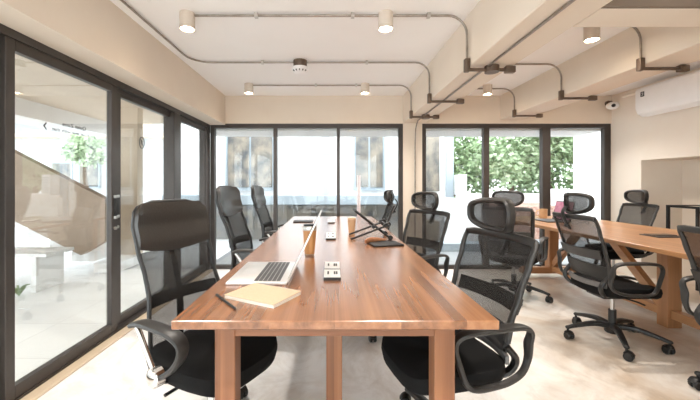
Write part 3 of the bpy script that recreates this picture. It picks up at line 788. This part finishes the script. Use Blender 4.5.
ls = thing('laptop_stand', 'black folding X-shaped laptop stand on the walnut table', 'laptop stand', (.30, 2.78, TZ))
for y in (-.13, .12):
    MB().tube(cat([(-.155, y, .008), (-.02, y, .058), (.09, y, .10), (.145, y, .115), (.14, y, .135), (.10, y, .12)], 5), .013, .008, 8, ref=(0, 1, 0)).build('lower_arm', 'black', ls)
    MB().tube([(-.12, y + .008, .225), (0, y + .008, .13), (.15, y + .008, .016)], .013, .008, 8, ref=(0, 1, 0)).build('upper_arm', 'black', ls)
    MB().cyl((.15, y - .012, .019), (.15, y + .02, .019), .019).build('foot_wheel', 'black', ls)
    MB().cyl((.02, y - .012, .105), (.02, y + .02, .105), .014).build('joint', 'black', ls)
for x, z in ((.02, .105), (.12, .12), (-.118, .224)): MB().cyl((x, -.13, z), (x, .12, z), .006).build('cross_rod', 'black', ls)
tag(MB().box(-.11, .11, -.09, .09, 0, .012, .004).xf(Matrix.Translation((.38, 2.46, TZ)) @ Matrix.Rotation(.2, 4, 'Z')).build('dark_notebook', 'black'), 'thin dark notebook lying under the front of the laptop stand', 'notebook')
pou = tag(MB().tube(cat([(.24, 2.44, TZ + .025), (.27, 2.50, TZ + .025), (.33, 2.53, TZ + .025), (.40, 2.53, TZ + .024)], 5), lambda s: .006 + .013 * sin(PI * min(1, s * .8 + .2)), lambda s: .005 + .008 * sin(PI * min(1, s * .8 + .2)), 10, ref=(0, 0, 1)).build('leather_pouch', 'brownleather'), 'tan leather pouch lying on the dark notebook by the laptop stand', 'pouch')

# things on the teak table
l2 = thing('laptop', 'open laptop with a pink screen at the far end of the teak table', 'laptop', (2.68, 4.02, RZ), 0)
MB().box(-.25, 0, -.16, .16, 0, .014, .004).build('base', 'key', l2)
lid2 = MB().box(-.004, .004, -.16, .16, 0, .225, .003).xf(Matrix.Translation((.004, 0, .012)) @ Matrix.Rotation(rad(14), 4, 'Y')).build('lid', 'plastic', l2)
MB().box(-.006, -.0045, -.15, .15, .012, .215).xf(Matrix.Translation((.004, 0, .012)) @ Matrix.Rotation(rad(14), 4, 'Y')).build('screen', 'pink', lid2, False)
mg = thing('mug', 'tan ceramic mug standing behind the pink-screened laptop', 'mug', (2.71, 4.4, RZ))
MB().lathe([(.001, 0), (.042, 0), (.046, .01), (.048, .115), (.044, .115), (.042, .02), (.001, .018)]).build('mug_body', 'mug', mg)
MB().tube(cat([(-.045, 0, .095), (-.085, 0, .09), (-.09, 0, .045), (-.046, 0, .028)], 5), .007, .007, 8).build('handle', 'mug', mg)
eg = thing('eyeglasses', 'black eyeglasses lying on the teak table behind the chair back', 'glasses', (2.74, 3.72, RZ))
for s in (-1, 1):
    MB().tube([(.002, s * .034 + .026 * cos(a), .022 + .019 * sin(a)) for a in [2 * PI * i / 16 for i in range(16)]], .0025, .0025, 6, True).build('rim', 'black', eg)
    MB().tube(cat([(0, s * .062, .028), (-.09, s * .062, .026), (-.13, s * .058, .006)], 4), .0025, .0025, 6).build('temple', 'black', eg)
MB().tube([(.002, -.01, .026), (.002, 0, .03), (.002, .01, .026)], .0025, .0025, 6).build('bridge', 'black', eg)
pw = thing('cable_tray', 'flat dark cable flap set in the teak table top', 'cable flap', (2.76, 2.86, RZ), 0)
MB().box(-.12, .12, -.09, .09, 0, .006, .002, 1).build('flap_frame', 'black', pw)
MB().box(-.10, .10, -.02, .07, .006, .012, .002, 1).build('flap_lid', 'boxmetal', pw)

# black metal stand in the recess
ms = thing('metal_stand', 'black square tube metal stand in the wall recess', 'stand', (3.77, 3.36, 0))
for x in (.0125, .345):
    for y in (.0125, .5): MB().box(x - .0125, x + .0125, y - .0125, y + .0125, 0, .94).build('leg', 'black', ms, False)
for y in (.0125, .5): MB().box(0, .3575, y - .0125, y + .0125, .94, .965).build('top_rail', 'black', ms, False)
for x in (.0125, .345): MB().box(x - .0125, x + .0125, .025, .4875, .94, .965).build('top_rail', 'black', ms, False)
MB().box(.025, .3325, .025, .4875, .945, .955).build('shelf_top', 'beigeout', ms, False)

# ------------------------------------------------------------------ air conditioner, camera
ac = thing('air_conditioner', 'white wall air conditioner high on the right wall', 'air conditioner', (RX, 3.58, 2.02))
pr = [(0, .02), (-.13, 0), (-.19, .035), (-.215, .10), (-.215, .31), (-.20, .335), (0, .345)]
MB().prism(pr, 'Y', -.62, .62).build('body', 'white', ac, True, 25)
MB().prism([(-.125, -.004), (-.186, .031), (-.191, .036), (-.185, .026), (-.128, -.010)], 'Y', -.56, .56).build('louver', 'white', ac, False)
MB().box(-.2165, -.2155, .50, .55, .225, .285).build('label_sticker', 'ink', ac, False)
MB().box(-.2172, -.2166, .512, .538, .265, .272).box(-.2172, -.2166, .515, .535, .24, .247).box(-.2172, -.2166, .515, .521, .247, .265).build('sticker_print', 'socket_plate', ac, False)
MB().tube(cat([(-.06, .62, .29), (-.06, .72, .31), (-.06, .8, .335), (-.06, .98, .345)], 4), .02, .02, 10).build('pipe_cover', 'wall_light', ac)
cc = thing('security_camera', 'small white security camera high in the far right corner', 'camera', (3.835, FY, 2.27))
MB().cyl((.03, -.0, .06), (.03, -.03, .06), .035).tube(cat([(.03, -.02, .06), (.03, -.07, .07), (.02, -.10, .04)], 4), .012, .012, 8).build('mount', 'boxmetal', cc)
MB().ball((0, -.13, 0), .075, .075, .052, 20).build('housing', 'white', cc)
MB().ball((-.03, -.185, -.008), .027, .025, .024, 12).build('lens', 'screen', cc)

# ------------------------------------------------------------------ ceiling lights, conduit
def light(x, y, label, power, r=.053):
    t = thing('ceiling_light', label, 'ceiling light', (x, y, CZ), 0, 'small cylinder ceiling lights')
    MB().lathe([(.02, -.02), (r - .006, -.02), (r - .006, -.115), (r - .004, -.118), (r, -.115), (r, 0), (.02, 0)], seg=28).build('housing', 'lamp', t)
    MB().lathe([(.001, -.06), (r - .007, -.06), (r - .007, -.098), (r - .02, -.106), (.001, -.108)], seg=20).build('bulb', 'bulb', t)
    li = bpy.data.lights.new('spot', 'SPOT'); li.energy = power; li.color = (1.0, .935, .87); li.spot_size = rad(125); li.spot_blend = .9; li.shadow_soft_size = .045
    lo = bpy.data.objects.new('lamp_spot', li); COL.objects.link(lo); lo.parent = t; lo.location = (0, 0, -.135)
    return t
PW = 22
light(-1.05, 2.49, 'ceiling light nearest the glass doors, front row left', PW)
light(.39, 2.49, 'ceiling light in the front row beside the middle beam', PW)
light(-1.03, 4.25, 'ceiling light at the far left by the far windows', PW)
light(.41, 4.25, 'ceiling light at the far end left of the middle beam', PW)
light(2.03, 2.68, 'ceiling light between the two right beams, larger and nearer', PW)
light(1.95, 4.3, 'ceiling light between the two right beams, far and small', PW)
for x, y in ((-1.0, .4), (.4, .4), (.4, -1.6), (-1.0, -1.6)):  # extra lamps added out of view to brighten the room
    light(x, y, 'added unseen fill light behind the viewpoint', PW)

light(3.05, 4.25, 'added fill light hidden behind the right beam, by the air conditioner', PW)  # lamp added out of sight to brighten the air conditioner
PZ = CZ - .018
def jbox(c, par):
    hx, hz = c[3] if len(c) > 3 else (.017, .028)
    MB().box(c[0] - hx, c[0] + hx, c[1] - .021, c[1] + .021, c[2] - hz, c[2] + hz, .006).build('junction_box', 'boxmetal', par)
def run(label, pts, boxes, bar=None, clips=(), r=.0085, rnd=None):
    t = thing('conduit', label, 'conduit', (0, 0, 0), 0, 'metal electrical conduits')
    MB().tube(pts, r, r, 10).build('pipe', 'pipe', t)
    for b in boxes: jbox(b, t)
    if bar: MB().tube(bar, .0125, .0125, 10).build('cross_pipe', 'boxmetal', t)
    if rnd: MB().lathe([(.001, -.05), (.05, -.05), (.05, -.005), (.03, 0), (.001, 0)], rnd, 18).build('round_box', 'boxmetal', t)
    for c in clips: MB().box(c[0] - .012, c[0] + .012, c[1] - .017, c[1] + .017, c[2] - .015, CZ).build('clip', 'steel', t)
    return t
def bend_down(x0, y, xf, zb):
    """along the ceiling in +x, bending down the beam face at xf"""
    pts = [(x0, y, PZ), (xf - .16, y, PZ)]
    for k in range(1, 8):
        a = PI / 2 * k / 7; pts.append((xf - .16 + .14 * sin(a), y, PZ - .14 * (1 - cos(a))))
    pts.append((xf - .02, y, zb)); return pts
def beam_run(label, x0, y, xa, xb, clips, rnd=False, BZ=BZ):
    f = bend_down(x0, y, xa, BZ + .03)
    return run(label, f, [(xa - .021, y, BZ + .0, (.019, .048)), (xb - .03, y, BZ - .03, (.036, .024))], [(xa - .01, y, BZ - .031), (xb, y, BZ - .031)], [(c, y, PZ) for c in clips],
               rnd=((xa + xb) / 2, y, BZ) if rnd else None)
beam_run('ceiling conduit joining the front pair of lamps, bending down the middle beam', -1.0, 2.49, 1.0, 1.32, (-.55, .15, .7), True)
g = bend_down(-1.0, 3.45, 1.0, BZ + .03)
g = [(-1.40, BACK + .1, PZ), (-1.40, 3.25, PZ)] + [(-1.40 + .2 * (1 - cos(PI / 2 * k / 6)), 3.25 + .2 * sin(PI / 2 * k / 6), PZ) for k in range(1, 7)] + g
run('ceiling conduit following the left wall then crossing to the smoke detector and middle beam', g,
    [(.979, 3.45, BZ + .0, (.019, .048)), (1.29, 3.45, BZ - .03, (.036, .024))], [(.99, 3.45, BZ - .031), (1.32, 3.45, BZ - .031)], [(-.7, 3.45, PZ), (.35, 3.45, PZ)])
beam_run('ceiling conduit joining the far pair of lamps by the windows', -.98, 4.25, 1.0, 1.32, (-.2, .3), True)
beam_run('conduit between the right beams, nearest', 1.34, 2.6, 2.36, 2.69, (1.7,), False, BZ2)
beam_run('conduit between the right beams, middle', 1.34, 3.5, 2.36, 2.69, (1.7,), False, BZ2)
beam_run('conduit between the right beams, farthest', 1.34, 4.4, 2.36, 2.69, (1.7,), False, BZ2)
q = [(1.07, BACK + .1, BZ - .0095), (1.15, 4.60, BZ - .0095)] + [(1.16, 4.60 + .17 * sin(PI / 2 * k / 6), BZ - .0095 - .17 * (1 - cos(PI / 2 * k / 6))) for k in range(1, 7)] + [(1.16, 4.79, 1.7), (1.16, 4.79, .05)]
run('long conduit under the middle beam turning down the pillar', q, [(1.16, 4.79, .3)], None, ())
sd = thing('smoke_detector', 'white smoke detector on a brown round box in the middle of the ceiling', 'smoke detector', (-.32, 3.45, CZ))
MB().lathe([(.001, -.07), (.06, -.07), (.068, -.05), (.068, 0), (.001, 0)], (0, 0, 0), 20).build('mounting_box', 'boxmetal', sd)
MB().lathe([(.001, -.135), (.03, -.134), (.065, -.12), (.085, -.095), (.085, -.071), (.001, -.07)], (0, 0, 0), 24).build('detector_head', 'white', sd)
for k in range(5): MB().box(-.004, .004, -.082, -.062, -.118, -.104).xf(Matrix.Rotation(rad(-50 + 25 * k), 4, 'Z')).build('vent_slot', 'black', sd, False)

# ------------------------------------------------------------------ camera, light
cam = bpy.data.cameras.new('camera'); co = bpy.data.objects.new('camera', cam); COL.objects.link(co)
co.location = (0, 0, 1.2); co.rotation_euler = (PI / 2, 0, 0)
cam.sensor_width = 36; cam.lens = 343 / 700 * 36; cam.shift_x = 18 / 700; cam.shift_y = -16 / 700; cam.clip_start = .02
S.camera = co
w = bpy.data.worlds.new('world'); S.world = w; w.use_nodes = True
bg = w.node_tree.nodes['Background']; bg.inputs[0].default_value = (.90, .955, 1.0, 1); bg.inputs[1].default_value = 1.55
S.view_settings.view_transform = 'Standard'; S.view_settings.look = 'None'; S.view_settings.gamma = 1.0
S.view_settings.exposure = 1.92; S.view_settings.use_curve_mapping = False
S.cycles.max_bounces = 14; S.cycles.diffuse_bounces = 8; S.cycles.glossy_bounces = 6; S.cycles.transparent_max_bounces = 32
S.cycles.use_denoising = True
S.cycles.sample_clamp_indirect = 8
